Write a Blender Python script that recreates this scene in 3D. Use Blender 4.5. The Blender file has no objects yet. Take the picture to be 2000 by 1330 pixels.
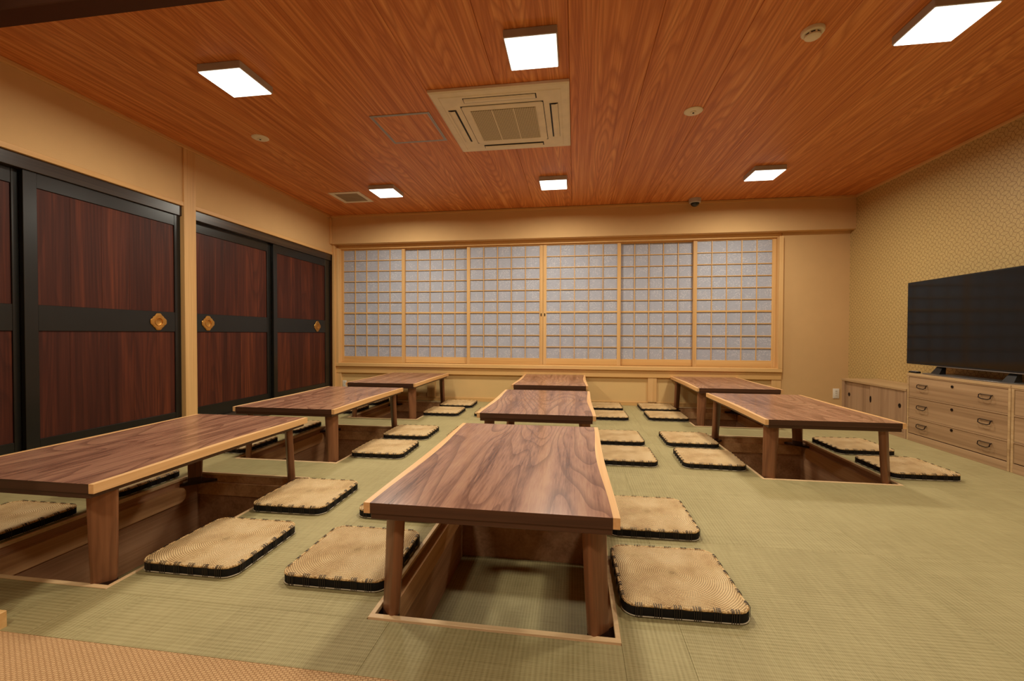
import bpy, bmesh, math, random
from mathutils import Vector, Matrix
random.seed(7)
PI = math.pi
sc = bpy.context.scene
COL = sc.collection

# ------------------------------------------------------------------ camera
YAW, PITCH, ROLL, FPX, CAMZ = .1445, -.0159, .0026, 837.87, .93
fw = Vector((-math.sin(YAW), math.cos(YAW), 0)); rt = Vector((math.cos(YAW), math.sin(YAW), 0)); zz = Vector((0, 0, 1))
dd = fw*math.cos(PITCH) + zz*math.sin(PITCH); u2 = zz*math.cos(PITCH) - fw*math.sin(PITCH)
rr = rt*math.cos(ROLL) + u2*math.sin(ROLL); uu = u2*math.cos(ROLL) - rt*math.sin(ROLL)
cam = bpy.data.cameras.new('camera'); camo = bpy.data.objects.new('camera', cam); COL.objects.link(camo)
m3 = Matrix((rr, uu, -dd)).transposed()
camo.matrix_world = Matrix.Translation((0, 0, CAMZ)) @ m3.to_4x4()
cam.sensor_width = 36; cam.lens = FPX*36/2000; cam.clip_start = .02; cam.clip_end = 60
sc.camera = camo

# ------------------------------------------------------------------ world, lights, exposure
w = bpy.data.worlds.new('world'); sc.world = w; w.use_nodes = True
w.node_tree.nodes['Background'].inputs[0].default_value = (1, .82, .62, 1)
w.node_tree.nodes['Background'].inputs[1].default_value = .05
LAMP_COL = (1.0, .95, .80)
LAMP_STR = 4.0        # visible diffusers
LAMP_W = 25.5         # watts of each room lamp
LOBBY_W = 21.0
sc.view_settings.view_transform = 'Standard'; sc.view_settings.look = 'None'
sc.view_settings.gamma = 1; sc.view_settings.use_curve_mapping = False
sc.view_settings.exposure = 0.0
sc.cycles.max_bounces = 8; sc.cycles.diffuse_bounces = 6
sc.cycles.sample_clamp_indirect = 6

# ------------------------------------------------------------------ colours and materials
def srgb(r, g, b):
    f = lambda c: (c/255/12.92 if c/255 <= .04045 else ((c/255+.055)/1.055)**2.4)
    return (f(r), f(g), f(b), 1)

class NT:
    def __init__(s, name, rough=.5, spec=.5, coat=0):
        s.m = bpy.data.materials.new(name); s.m.use_nodes = True
        s.t = s.m.node_tree; s.b = s.t.nodes['Principled BSDF']
        s.b.inputs['Roughness'].default_value = rough
        s.b.inputs['Specular IOR Level'].default_value = spec
        s.b.inputs['Coat Weight'].default_value = coat
    def n(s, typ, **kw):
        nd = s.t.nodes.new(typ)
        for k, v in kw.items(): setattr(nd, k, v)
        return nd
    def lk(s, a, b): s.t.links.new(a, b)
    def val(s, x, sock):
        if hasattr(x, 'is_output') or hasattr(x, 'links'): s.lk(x, sock)
        else: sock.default_value = x
    def math(s, op, a, b=0.0, c=None):
        nd = s.n('ShaderNodeMath', operation=op); s.val(a, nd.inputs[0]); s.val(b, nd.inputs[1])
        if c is not None: s.val(c, nd.inputs[2])
        return nd.outputs[0]
    def obj(s, rand=0.0):
        tc = s.n('ShaderNodeTexCoord')
        if not rand: return tc.outputs['Object']
        oi = s.n('ShaderNodeObjectInfo'); m = s.math('MULTIPLY', oi.outputs['Random'], rand)
        a = s.n('ShaderNodeVectorMath', operation='ADD'); s.lk(tc.outputs['Object'], a.inputs[0]); s.lk(m, a.inputs[1])
        return a.outputs[0]
    def world(s):
        g = s.n('ShaderNodeNewGeometry'); return g.outputs['Position']
    def scale(s, v, sx, sy, sz):
        nd = s.n('ShaderNodeVectorMath', operation='MULTIPLY'); s.lk(v, nd.inputs[0]); nd.inputs[1].default_value = (sx, sy, sz)
        return nd.outputs[0]
    def noise(s, v, sc_=1, det=4, rough=.55, dist=0):
        nd = s.n('ShaderNodeTexNoise'); s.lk(v, nd.inputs['Vector']); nd.inputs['Scale'].default_value = sc_
        nd.inputs['Detail'].default_value = det; nd.inputs['Roughness'].default_value = rough; nd.inputs['Distortion'].default_value = dist
        return nd.outputs['Fac']
    def ramp(s, f, stops):
        nd = s.n('ShaderNodeValToRGB'); s.lk(f, nd.inputs[0]); e = nd.color_ramp.elements
        e[0].position, e[0].color = stops[0]; e[1].position, e[1].color = stops[-1]
        for p, c in stops[1:-1]:
            x = e.new(p); x.color = c
        return nd.outputs[0]
    def mix(s, f, a, b, mode='MIX'):
        nd = s.n('ShaderNodeMix', data_type='RGBA', blend_type=mode)
        s.val(f, nd.inputs[0]); s.val(a, nd.inputs[6]); s.val(b, nd.inputs[7]); return nd.outputs[2]
    def sep(s, v):
        nd = s.n('ShaderNodeSeparateXYZ'); s.lk(v, nd.inputs[0]); return nd.outputs
    def col(s, c): s.val(c, s.b.inputs['Base Color']); return s
    def bump(s, h, strength=.3, dist=.002):
        nd = s.n('ShaderNodeBump'); s.lk(h, nd.inputs['Height']); nd.inputs['Strength'].default_value = strength
        nd.inputs['Distance'].default_value = dist; s.lk(nd.outputs[0], s.b.inputs['Normal']); return s

def plain(name, c, rough=.5, spec=.4, metal=0, var=.04, vscale=9):
    t = NT(name, rough, spec); t.b.inputs['Metallic'].default_value = metal
    f = t.noise(t.obj(5), vscale, 4)
    dk = tuple(x*(1-var*3) for x in c[:3])+(1,)
    t.col(t.ramp(f, [(.3, dk), (.7, c)])); return t.m

def wood(name, dark, mid, light, axis='Y', rough=.45, spec=.4, ring=9, rstr=.5, stretch=.09, low=3.2, fine=70, coat=0, rand=23, bump=.12, rsharp=(.55, .92), dist=.25, band=9):
    """grain lines run along the axis; growth-ring contours from a stretched noise field"""
    t = NT(name, rough, spec, coat)
    v = t.obj(rand); st = [1, 1, 1]; st['XYZ'.index(axis)] = stretch
    v1 = t.scale(v, *st)
    st2 = [1, 1, 1]; st2['XYZ'.index(axis)] = stretch*.25; v2 = t.scale(v, *st2)
    base = t.noise(v1, low, 2, .45, dist)
    rg = t.math('FRACT', t.math('MULTIPLY', base, ring))
    fn = t.noise(v2, fine, 3, .6)
    band = t.noise(v2, band, 3, .5)
    c0 = t.ramp(t.math('ADD', t.math('MULTIPLY', band, .6), t.math('MULTIPLY', fn, .4)), [(.34, dark), (.5, mid), (.66, light)])
    edge = t.ramp(rg, [(rsharp[0], (0, 0, 0, 1)), (rsharp[1], (1, 1, 1, 1)), (1, (0, 0, 0, 1))])
    g = t.math('MULTIPLY', edge, rstr)
    t.col(t.mix(g, c0, dark)); t.bump(fn, bump, .001)
    return t.m

M = {}
M['ceiling'] = wood('ceiling_cedar_veneer', srgb(176, 98, 46), srgb(212, 132, 70), srgb(232, 162, 98), 'Y', .45, .3, ring=46, rstr=.6, stretch=.07, low=2.6, fine=110, rsharp=(.3, .75), band=30, dist=.35)
M['hinoki'] = wood('pale_cypress', srgb(196, 150, 92), srgb(216, 172, 112), srgb(226, 184, 126), 'Z', .5, .3, ring=6, rstr=.22, stretch=.06, low=9)
M['hinoki_x'] = wood('pale_cypress_rail', srgb(200, 152, 92), srgb(218, 172, 108), srgb(228, 186, 124), 'X', .5, .3, ring=6, rstr=.2, stretch=.06, low=9)
M['hinoki_y'] = wood('pale_cypress_beam', srgb(196, 148, 90), srgb(214, 168, 108), srgb(224, 182, 122), 'Y', .5, .3, ring=6, rstr=.2, stretch=.06, low=9)
M['walnut'] = wood('walnut_veneer', srgb(92, 54, 40), srgb(152, 107, 84), srgb(174, 130, 100), 'Y', .27, .45, ring=30, rstr=.6, stretch=.24, low=1.7, fine=120, coat=.12, bump=.04, rsharp=(.6, .97), dist=.45, band=14)
M['walnut_edge'] = wood('dark_walnut_edge', srgb(58, 36, 24), srgb(76, 48, 33), srgb(90, 58, 40), 'X', .35, .4, ring=8, rstr=.4, stretch=.08, low=5)
M['leg'] = wood('walnut_leg', srgb(90, 54, 32), srgb(128, 82, 52), srgb(146, 96, 62), 'Z', .35, .4, ring=7, rstr=.4, stretch=.08, low=7)
M['foot'] = plain('dark_foot', srgb(58, 34, 22), .4)
M['ash'] = wood('pale_ash_edge', srgb(206, 152, 96), srgb(226, 176, 118), srgb(238, 192, 136), 'Y', .35, .4, ring=6, rstr=.3, stretch=.06, low=8)
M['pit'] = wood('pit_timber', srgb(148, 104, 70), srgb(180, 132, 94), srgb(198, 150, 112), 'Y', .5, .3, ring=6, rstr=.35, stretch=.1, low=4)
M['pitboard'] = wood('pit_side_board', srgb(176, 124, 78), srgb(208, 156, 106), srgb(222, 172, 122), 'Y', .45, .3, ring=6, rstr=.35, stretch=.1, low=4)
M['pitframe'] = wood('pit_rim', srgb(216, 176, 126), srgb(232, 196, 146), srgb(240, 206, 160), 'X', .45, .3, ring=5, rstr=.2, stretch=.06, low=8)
M['paulownia'] = wood('paulownia_front', srgb(138, 106, 74), srgb(164, 130, 94), srgb(180, 146, 108), 'Y', .5, .3, ring=22, rstr=.35, stretch=.05, low=3.2, fine=60)
M['paulownia_dk'] = wood('paulownia_door', srgb(134, 102, 74), srgb(158, 124, 92), srgb(170, 136, 102), 'Z', .5, .3, ring=12, rstr=.3, stretch=.07, low=4)
M['paulownia_top'] = wood('paulownia_top', srgb(162, 128, 88), srgb(184, 150, 106), srgb(198, 164, 120), 'Y', .45, .3, ring=8, rstr=.25, stretch=.06, low=4)
M['redcedar'] = wood('lacquered_cedar', srgb(50, 22, 14), srgb(74, 34, 22), srgb(104, 50, 28), 'Z', .5, .22, ring=20, rstr=.45, stretch=.1, low=2.6, fine=60, rsharp=(.3, .85), band=7)
M['lacquer'] = plain('black_lacquer', srgb(26, 25, 22), .28, .5, 0, .06)
M['darkrail'] = wood('dark_lintel', srgb(40, 30, 22), srgb(62, 48, 36), srgb(84, 66, 50), 'Y', .3, .5, ring=6, rstr=.4, stretch=.05, low=6)
M['header'] = plain('dark_header', srgb(70, 36, 20), .5, .3)
M['brass'] = plain('antique_brass', srgb(214, 158, 80), .32, .5, .9, .06, 40)
M['iron'] = plain('blackened_iron', srgb(40, 26, 20), .4, .5, .6)
M['black_plastic'] = plain('black_plastic', srgb(18, 17, 17), .4)
M['screen'] = plain('tv_screen', srgb(14, 13, 13), .09, .35, 0, .0)
M['silver'] = plain('brushed_silver', srgb(150, 146, 142), .35, .5, .9)
M['ac_white'] = plain('warm_white_plastic', srgb(236, 224, 202), .5, .3)
M['ac_grille'] = None
M['dark_slot'] = plain('dark_slot', srgb(20, 18, 16), .6)
M['outlet'] = plain('outlet_white', srgb(232, 222, 204), .4)
M['fixture'] = plain('fixture_grey', srgb(186, 178, 174), .5)
M['alu'] = plain('hatch_aluminium', srgb(170, 166, 160), .4, .5, .5)
M['vent_grey'] = plain('vent_grey', srgb(176, 156, 130), .6)
M['band'] = plain('black_cloth_band', srgb(30, 27, 26), .75, .2, 0, .08, 60)
M['thread'] = plain('black_thread', srgb(44, 34, 30), .45, .5)
M['strawlight'] = plain('bleached_straw', srgb(196, 180, 150), .7)
M['lens'] = plain('smoked_dome', srgb(24, 22, 22), .12, .6)

def mk_plaster(name, c, bumpy=.25):
    t = NT(name, .85, .2); v = t.world()
    f = t.noise(v, 5, 3); f2 = t.noise(v, 170, 3, .7)
    t.col(t.mix(t.math('MULTIPLY', f2, .25), t.ramp(f, [(.3, tuple(x*.95 for x in c[:3])+(1,)), (.7, c)]), tuple(x*.82 for x in c[:3])+(1,)))
    t.bump(f2, bumpy, .002); return t.m
M['plaster'] = mk_plaster('sand_plaster', srgb(214, 174, 120))
M['plaster_low'] = mk_plaster('wainscot_plaster', srgb(222, 186, 126))
M['lobbywall'] = mk_plaster('lobby_plaster', srgb(190, 160, 120))

def mk_paper():
    t = NT('shoji_paper', .6, .3); v = t.world()
    s = t.sep(v)
    vo = t.n('ShaderNodeTexVoronoi'); vo.inputs['Scale'].default_value = 62; t.lk(v, vo.inputs['Vector'])
    dots = t.math('LESS_THAN', vo.outputs['Distance'], .36)
    cl = t.math('GREATER_THAN', t.noise(v, 11, 2), .5)
    f = t.math('MULTIPLY', t.math('MULTIPLY', dots, cl), .42)
    fib = t.noise(t.scale(v, 40, 40, 220), 1, 2)
    base = t.ramp(fib, [(.3, srgb(163, 166, 178)), (.7, srgb(180, 182, 192))])
    t.col(t.mix(f, base, srgb(226, 222, 220))); return t.m
M['paper'] = mk_paper()

def mk_wallpaper():
    t = NT('gold_wallpaper', .5, .4); s = t.sep(t.world())
    P = .052
    u = t.math('DIVIDE', s[1], P); v = t.math('DIVIDE', s[2], P)
    a = t.math('ADD', u, v); b = t.math('SUBTRACT', u, v)
    wa = t.math('MULTIPLY', t.math('SINE', t.math('MULTIPLY', b, PI)), .17)
    wb = t.math('MULTIPLY', t.math('SINE', t.math('MULTIPLY', a, PI)), .17)
    fa = t.math('ABSOLUTE', t.math('SUBTRACT', t.math('FRACT', t.math('ADD', a, wa)), .5))
    fb = t.math('ABSOLUTE', t.math('SUBTRACT', t.math('FRACT', t.math('ADD', b, wb)), .5))
    ln = t.math('LESS_THAN', t.math('MINIMUM', fa, fb), .055)
    n = t.noise(t.world(), 60, 3)
    base = t.ramp(n, [(.3, srgb(186, 156, 98)), (.7, srgb(200, 170, 110))])
    t.col(t.mix(t.math('MULTIPLY', ln, .8), base, srgb(134, 102, 56))); t.bump(ln, .2, .001); return t.m
M['wallpaper'] = mk_wallpaper()

def mk_tatami(name, swap):
    t = NT(name, .62, .35); v = t.obj(9); s = t.sep(v)
    a, b = (s[0], s[1]) if not swap else (s[1], s[0])
    w1 = t.math('MULTIPLY_ADD', t.math('SINE', t.math('MULTIPLY', a, 2*PI/.0145)), .5, .5)
    jit = t.noise(t.scale(v, *( (3, 90, 1) if not swap else (90, 3, 1))), 2.2, 3, .7)
    rib = t.math('MULTIPLY_ADD', t.math('SINE', t.math('MULTIPLY', b, 2*PI/.0062)), .5, .5)
    str_ = t.noise(t.scale(v, *((90, 3, 1) if not swap else (3, 90, 1))), 2.0, 2, .6)
    blot = t.noise(v, 2.2, 3)
    f = t.math('ADD', t.math('ADD', t.math('MULTIPLY', jit, .42), t.math('MULTIPLY', str_, .28)), t.math('ADD', t.math('MULTIPLY', w1, .12), t.math('MULTIPLY', rib, .12)))
    f = t.math('ADD', f, t.math('MULTIPLY', t.math('SUBTRACT', blot, .5), .25))
    c = t.ramp(f, [(.28, srgb(136, 122, 78)), (.5, srgb(166, 151, 104)), (.72, srgb(182, 167, 120))])
    t.col(c); t.bump(t.math('ADD', w1, rib), .18, .001); return t.m
M['tatami_a'] = mk_tatami('tatami_weave_a', False)
M['tatami_b'] = mk_tatami('tatami_weave_b', True)

def mk_carpet():
    t = NT('lobby_weave', .8, .2); s = t.sep(t.world())
    P = .0085
    a = t.math('DIVIDE', t.math('ADD', s[0], t.math('MULTIPLY', s[1], .35)), P); b = t.math('DIVIDE', t.math('SUBTRACT', s[1], t.math('MULTIPLY', s[0], .35)), P)
    row = t.math('FLOOR', b); off = t.math('MULTIPLY', t.math('MODULO', row, 2.0), .5)
    fa = t.math('ABSOLUTE', t.math('SUBTRACT', t.math('FRACT', t.math('ADD', t.math('MULTIPLY', a, .6), off)), .5))
    fb = t.math('ABSOLUTE', t.math('SUBTRACT', t.math('FRACT', b), .5))
    g = t.math('MAXIMUM', t.math('GREATER_THAN', fa, .38), t.math('GREATER_THAN', fb, .36))
    n = t.noise(t.world(), 240, 2)
    base = t.ramp(n, [(.3, srgb(186, 146, 100)), (.7, srgb(212, 172, 124))])
    t.col(t.mix(t.math('MULTIPLY', g, .7), base, srgb(138, 96, 58))); t.bump(t.math('SUBTRACT', 1.0, g), .5, .002); return t.m
M['carpet'] = mk_carpet()

def mk_straw():
    t = NT('plaited_straw', .55, .35); v = t.obj(); s = t.sep(v)
    r = t.math('SQRT', t.math('ADD', t.math('MULTIPLY', s[0], s[0]), t.math('MULTIPLY', s[1], s[1])))
    th = t.math('ARCTAN2', s[1], s[0])
    wob = t.math('MULTIPLY', t.math('SUBTRACT', t.noise(v, 14, 2), .5), .006)
    rp = t.math('DIVIDE', t.math('ADD', r, wob), .0072)
    ring = t.math('FLOOR', rp); fr = t.math('ABSOLUTE', t.math('SUBTRACT', t.math('FRACT', rp), .5))
    sec = t.math('MULTIPLY', t.math('MULTIPLY', th, 22/PI), t.math('ADD', 1.0, t.math('ADD', t.math('GREATER_THAN', r, .075), t.math('MULTIPLY', t.math('GREATER_THAN', r, .145), 2.0))))
    ph = t.math('ADD', sec, t.math('MULTIPLY', ring, .5))
    fs = t.math('ABSOLUTE', t.math('SUBTRACT', t.math('FRACT', ph), .5))
    gap = t.math('MAXIMUM', t.math('MULTIPLY', t.math('GREATER_THAN', fr, .36), .8), t.math('GREATER_THAN', fs, .43))
    n = t.noise(v, 9, 3); n2 = t.noise(v, 260, 2)
    base = t.ramp(t.math('ADD', t.math('MULTIPLY', n, .6), t.math('MULTIPLY', n2, .4)), [(.33, srgb(188, 148, 96)), (.5, srgb(226, 190, 134)), (.68, srgb(244, 214, 162))])
    t.col(t.mix(t.math('MULTIPLY', gap, .8), base, srgb(96, 62, 32)))
    h = t.math('SUBTRACT', 1.0, t.math('ADD', fr, t.math('MULTIPLY', fs, .6)))
    t.bump(h, .8, .004); return t.m
M['straw'] = mk_straw()

def mk_rim():
    t = NT('straw_rim', .6, .3); v = t.obj()
    n = t.noise(v, 170, 2); t.col(t.ramp(n, [(.35, srgb(130, 92, 52)), (.5, srgb(206, 168, 112)), (.65, srgb(228, 196, 144))])); t.bump(n, .7, .003); return t.m
M['rim'] = mk_rim()

def mk_grille():
    t = NT('fine_grille', .6, .3); s = t.sep(t.world())
    P = .0125
    fa = t.math('ABSOLUTE', t.math('SUBTRACT', t.math('FRACT', t.math('DIVIDE', s[0], P)), .5)); fb = t.math('ABSOLUTE', t.math('SUBTRACT', t.math('FRACT', t.math('DIVIDE', s[1], P)), .5))
    g = t.math('MAXIMUM', t.math('GREATER_THAN', fa, .3), t.math('GREATER_THAN', fb, .3))
    t.col(t.mix(g, srgb(110, 98, 76), srgb(206, 192, 162))); return t.m
M['ac_grille'] = mk_grille()

def mk_emit():
    m = bpy.data.materials.new('lit_diffuser'); m.use_nodes = True; nt = m.node_tree
    nt.nodes.remove(nt.nodes['Principled BSDF']); e = nt.nodes.new('ShaderNodeEmission')
    e.inputs[0].default_value = LAMP_COL+(1,); e.inputs[1].default_value = LAMP_STR
    nt.links.new(e.outputs[0], nt.nodes['Material Output'].inputs[0]); return m
M['emit'] = mk_emit()

# ------------------------------------------------------------------ mesh helpers
def box(bm, x0, x1, y0, y1, z0, z1, bev=0.0, seg=1):
    vs = [bm.verts.new((x, y, z)) for z in (z0, z1) for y in (y0, y1) for x in (x0, x1)]
    q = [(0, 2, 3, 1), (4, 5, 7, 6), (0, 1, 5, 4), (2, 6, 7, 3), (0, 4, 6, 2), (1, 3, 7, 5)]
    fs = [bm.faces.new([vs[i] for i in f]) for f in q]
    if bev:
        es = list({e for f in fs for e in f.edges})
        bmesh.ops.bevel(bm, geom=es, offset=bev, segments=seg, affect='EDGES', profile=.5)
def loft(bm, loops, cap0=True, cap1=True, closed=True):
    rows = [[bm.verts.new(p) for p in lp] for lp in loops]
    n = len(rows[0])
    for a, b in zip(rows, rows[1:]):
        for i in range(n if closed else n-1):
            j = (i+1) % n; bm.faces.new((a[i], a[j], b[j], b[i]))
    if cap0: bm.faces.new(rows[0][::-1])
    if cap1: bm.faces.new(rows[-1])
def disc_loops(cx, cy, prof, n=28):
    return [[(cx+r*math.cos(2*PI*i/n), cy+r*math.sin(2*PI*i/n), z) for i in range(n)] for r, z in prof]
def tube(bm, pts, r, n=6, closed=False):
    P = [Vector(p) for p in pts]; loops = []
    N = len(P)
    for i in range(N):
        if closed: t = P[(i+1) % N]-P[i-1]
        else: t = P[min(i+1, N-1)]-P[max(i-1, 0)]
        t.normalize(); a = Vector((0, 0, 1)) if abs(t.z) < .9 else Vector((1, 0, 0))
        s = t.cross(a).normalized(); u = s.cross(t)
        loops.append([P[i]+s*(r*math.cos(2*PI*k/n))+u*(r*math.sin(2*PI*k/n)) for k in range(n)])
    if closed:
        loops.append(loops[0]); loft(bm, loops, False, False)
    else: loft(bm, loops)
def mesh(name, bm, mat, smooth=False):
    bmesh.ops.recalc_face_normals(bm, faces=bm.faces[:])
    me = bpy.data.meshes.new(name); bm.to_mesh(me); bm.free()
    for m in (mat if isinstance(mat, list) else [mat]): me.materials.append(m)
    if smooth:
        me.polygons.foreach_set('use_smooth', [True]*len(me.polygons))
        try: me.set_sharp_from_angle(angle=math.radians(38))
        except Exception: pass
    return me
def obj(name, me, parent=None, loc=(0, 0, 0)):
    o = bpy.data.objects.new(name, me); COL.objects.link(o); o.location = loc
    if parent: o.parent = parent
    return o
def bobj(name, dims, mat, parent=None, bev=0.0, seg=1, origin=None, smooth=False):
    """box object; its origin sits at its centre so the grain stays with the piece"""
    x0, x1, y0, y1, z0, z1 = dims
    c = ((x0+x1)/2, (y0+y1)/2, (z0+z1)/2)
    bm = bmesh.new(); box(bm, x0-c[0], x1-c[0], y0-c[1], y1-c[1], z0-c[2], z1-c[2], bev, seg)
    po = Vector((0, 0, 0))
    if parent is not None:
        p = parent
        while p is not None: po += Vector(p.location); p = p.parent
    return obj(name, mesh(name, bm, mat, smooth), parent, Vector(c)-po)
def thing(name, label, cat, loc=(0, 0, 0), group=None):
    o = bpy.data.objects.new(name, None); COL.objects.link(o); o.location = loc; o.empty_display_size = .1
    o['label'] = label; o['category'] = cat
    if group: o['group'] = group
    return o
def tag(o, label, cat, group=None):
    o['label'] = label; o['category'] = cat
    if group: o['group'] = group
    return o
def struct(o, label, cat):
    o['kind'] = 'structure'; o['label'] = label; o['category'] = cat; return o
def copy_tree(o, parent=None):
    c = o.copy(); COL.objects.link(c); c.parent = parent
    for ch in list(o.children): copy_tree(ch, c)
    return c

# ------------------------------------------------------------------ room constants
XL, XR, YB, YW, ZC = -3.395, 3.289, 5.625, 5.73, 2.577
Y0 = 1.08            # tatami starts here, lobby in front of it

# ceiling: planks 0.48 m wide running front to back
ceil = struct(bobj('ceiling', (XL-.1, XR+.1, 1.1, YW+.2, ZC+.02, ZC+.12), M['lobbywall']), 'cedar plank ceiling above the whole tatami room', 'ceiling')
x = -3.88
pm = None
while x < XR:
    a, b = max(x, XL), min(x+.48, XR)
    if b-a > .02:
        full = abs((b-a)-.48) < 1e-6
        if full and pm: obj('ceiling_plank', pm, ceil, (a+.24, 3.365, ZC+.01) - Vector(ceil.location) if False else Vector((a+.24, 3.365, ZC+.01))-ceil.location)
        else:
            o = bobj('ceiling_plank', (a+.0008, b-.0008, 1.15, 5.58+.05, ZC, ZC+.02), M['ceiling'], ceil, .0026)
            o.location = Vector(((a+b)/2, 3.39, ZC+.01))-ceil.location
            if full: pm = o.data
    x += .48

# walls ---------------------------------------------------------------
bm = bmesh.new()
box(bm, XL-.25, XL-.01, 1.1, YW+.2, 2.075, ZC)              # above the doors
box(bm, XL-.3, XL-.14, 1.1, YW+.2, -.5, 2.075)              # behind the doors
wl = struct(obj('wall_left', mesh('wall_left', bm, M['plaster'])), 'sand coloured plaster wall above the dark sliding doors', 'wall')
bm = bmesh.new(); box(bm, XR, XR+.2, -2.6, YW+.2, -.6, ZC)
wr = struct(obj('wall_right', mesh('wall_right', bm, M['wallpaper'])), 'wall papered in gold lattice pattern behind the television', 'wall')
bm = bmesh.new()
box(bm, 2.53, XR, YW, YW+.22, -.05, 2.2)
box(bm, XL-.1, 2.53, YW+.17, YW+.22, -.5, 2.2)              # backing behind the windows
wb = struct(obj('wall_back', mesh('wall_back', bm, M['plaster'])), 'sand coloured plaster wall at the far end beside the windows', 'wall')
bm = bmesh.new(); box(bm, XL-.1, XR+.0, YB, YW+.22, 2.184, ZC)
ob = obj('trim_1', mesh('trim_1', bm, M['plaster'])); struct(ob, 'plastered beam box across the top of the far wall', 'beam')
# wainscot under the windows
wn = struct(bobj('trim_2', (XL, 2.53, YW+.012, YW+.16, 0, .46), M['plaster_low']), 'low plaster wainscot below the windows between pale posts', 'wainscot')
bobj('apron_board', (-3.37, 2.53, YW-.022, YW+.012, .368, .462), M['hinoki_x'], wn, .002)
bobj('bottom_strip', (-3.37, 2.53, YW-.006, YW+.012, 0, .05), M['hinoki_x'], wn, .002)
for a, b in ((-3.37, -3.30), (-2.02, -1.91), (-.55, -.44), (.94, 1.05), (2.42, 2.53)):
    bobj('post', (a, b, YW-.015, YW+.012, .05, .368), M['hinoki'], wn, .002)
# window frame
wf = struct(bobj('trim_3', (-3.37, 2.53, YW-.045, YW+.16, .462, .51), M['hinoki_x'], None, .003), 'pale timber frame around the six paper screens', 'window frame')
bobj('head_jamb', (-3.37, 2.53, YW+.012, YW+.16, 2.13, 2.184), M['hinoki_x'], wf, .002)
bobj('side_jamb', (-3.37, -3.325, YW-.045, YW+.16, .51, 2.135), M['hinoki'], wf, .002)
bobj('side_jamb', (2.482, 2.53, YW-.045, YW+.16, .51, 2.135), M['hinoki'], wf, .002)
bobj('track_strip', (-3.325, 2.482, YW+.02, YW+.028, .51, .516), M['hinoki_x'], wf)
cp = struct(bobj('trim_4', (XL-.01, -3.37, 5.665, YW+.1, 0, 2.184), M['hinoki'], None, .002), 'pale corner post where the door wall meets the windows', 'post')
cp2 = struct(bobj('trim_5', (XL-.01, XL+.018, YB-.028, YB, 2.184, ZC-.03), M['hinoki'], None, .002), 'slim pale strip in the corner above the doors', 'trim')
# ceiling cornice strips
struct(bobj('trim_6', (XL-.01, XL+.012, 1.15, YB, ZC-.028, ZC), M['hinoki_y'], None, .002), 'slim wooden cornice strip along the left wall', 'trim')
struct(bobj('trim_7', (XL+.012, XR, YB-.014, YB, ZC-.028, ZC), M['hinoki_x'], None, .002), 'slim wooden cornice strip along the far beam', 'trim')
struct(bobj('trim_8', (XR-.014, XR, 1.15, YB-.014, ZC-.026, ZC), M['hinoki_y'], None, .002), 'slim wooden cornice strip above the gold wallpaper', 'trim')
# tall post in the middle of the door wall, light strip over the doors, dark lintel and sill
struct(bobj('trim_9', (XL-.14, XL+.004, 3.325, 3.445, 0, ZC-.0), M['hinoki'], None, .003), 'tall pale post between the two pairs of dark doors', 'post')
for k, (a, b) in enumerate(((1.2, 3.325), (3.445, 5.665))):
    struct(bobj('trim_%d' % (10+3*k), (XL-.14, XL, a, b, 2.041, 2.077), M['hinoki_y'], None, .002), ('slim pale strip over the nearer pair of doors', 'slim pale strip over the farther pair of doors')[k], 'trim')
    struct(bobj('trim_%d' % (11+3*k), (XL-.14, XL-.02, a, b, 1.955, 2.041), M['darkrail'], None, .002), ('dark brown lintel over the nearer pair of doors', 'dark brown lintel over the farther pair of doors')[k], 'lintel')
    struct(bobj('trim_%d' % (12+3*k), (XL-.14, XL-.005, a, b, 0.0, .115), M['darkrail'], None, .002), ('dark sill under the nearer pair of doors', 'dark sill under the farther pair of doors')[k], 'sill')

# header and partition stub at the lobby edge
bm = bmesh.new(); box(bm, XL-.1, -1.93, 1.0, 1.095, -.04, ZC); box(bm, -1.93, -1.822, -2.45, 1.095, -.04, ZC)
struct(obj('wall_front', mesh('wall_front', bm, M['lobbywall'])), 'partition beside the opening at the left edge', 'wall')
struct(bobj('trim_16', (-1.93, XR, 1.13, 1.2, 1.955, ZC), M['header'], None, .003), 'dark brown header across the opening at the top left', 'header')
struct(bobj('baseboard_front', (-1.822, -1.772, -2.44, 1.10, -.002, .052), M['hinoki_x'], None, .002), 'pale baseboard end at the lower left edge', 'baseboard')
struct(bobj('baseboard_back', (2.53, 3.289, YW-.012, YW, 0, .045), M['hinoki_x'], None, .002), 'pale baseboard of the far wall beside the cabinet', 'baseboard')
# lobby shell behind the camera
bm = bmesh.new(); box(bm, -3.6, XR, -2.6, -2.45, -.1, ZC)
struct(obj('wall_rear', mesh('wall_rear', bm, M['lobbywall'])), 'plain lobby wall behind the viewpoint', 'wall')
bm = bmesh.new(); box(bm, -3.7, -3.6, -2.6, 1.12, -.1, ZC)
struct(obj('wall_lobby', mesh('wall_lobby', bm, M['lobbywall'])), 'plain lobby side wall', 'wall')
bm = bmesh.new(); box(bm, -3.6, XR, -2.6, 1.13, ZC-.02, ZC+.08)
struct(obj('ceiling_lobby', mesh('ceiling_lobby', bm, M['lobbywall'])), 'plain lobby ceiling', 'ceiling')

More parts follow.
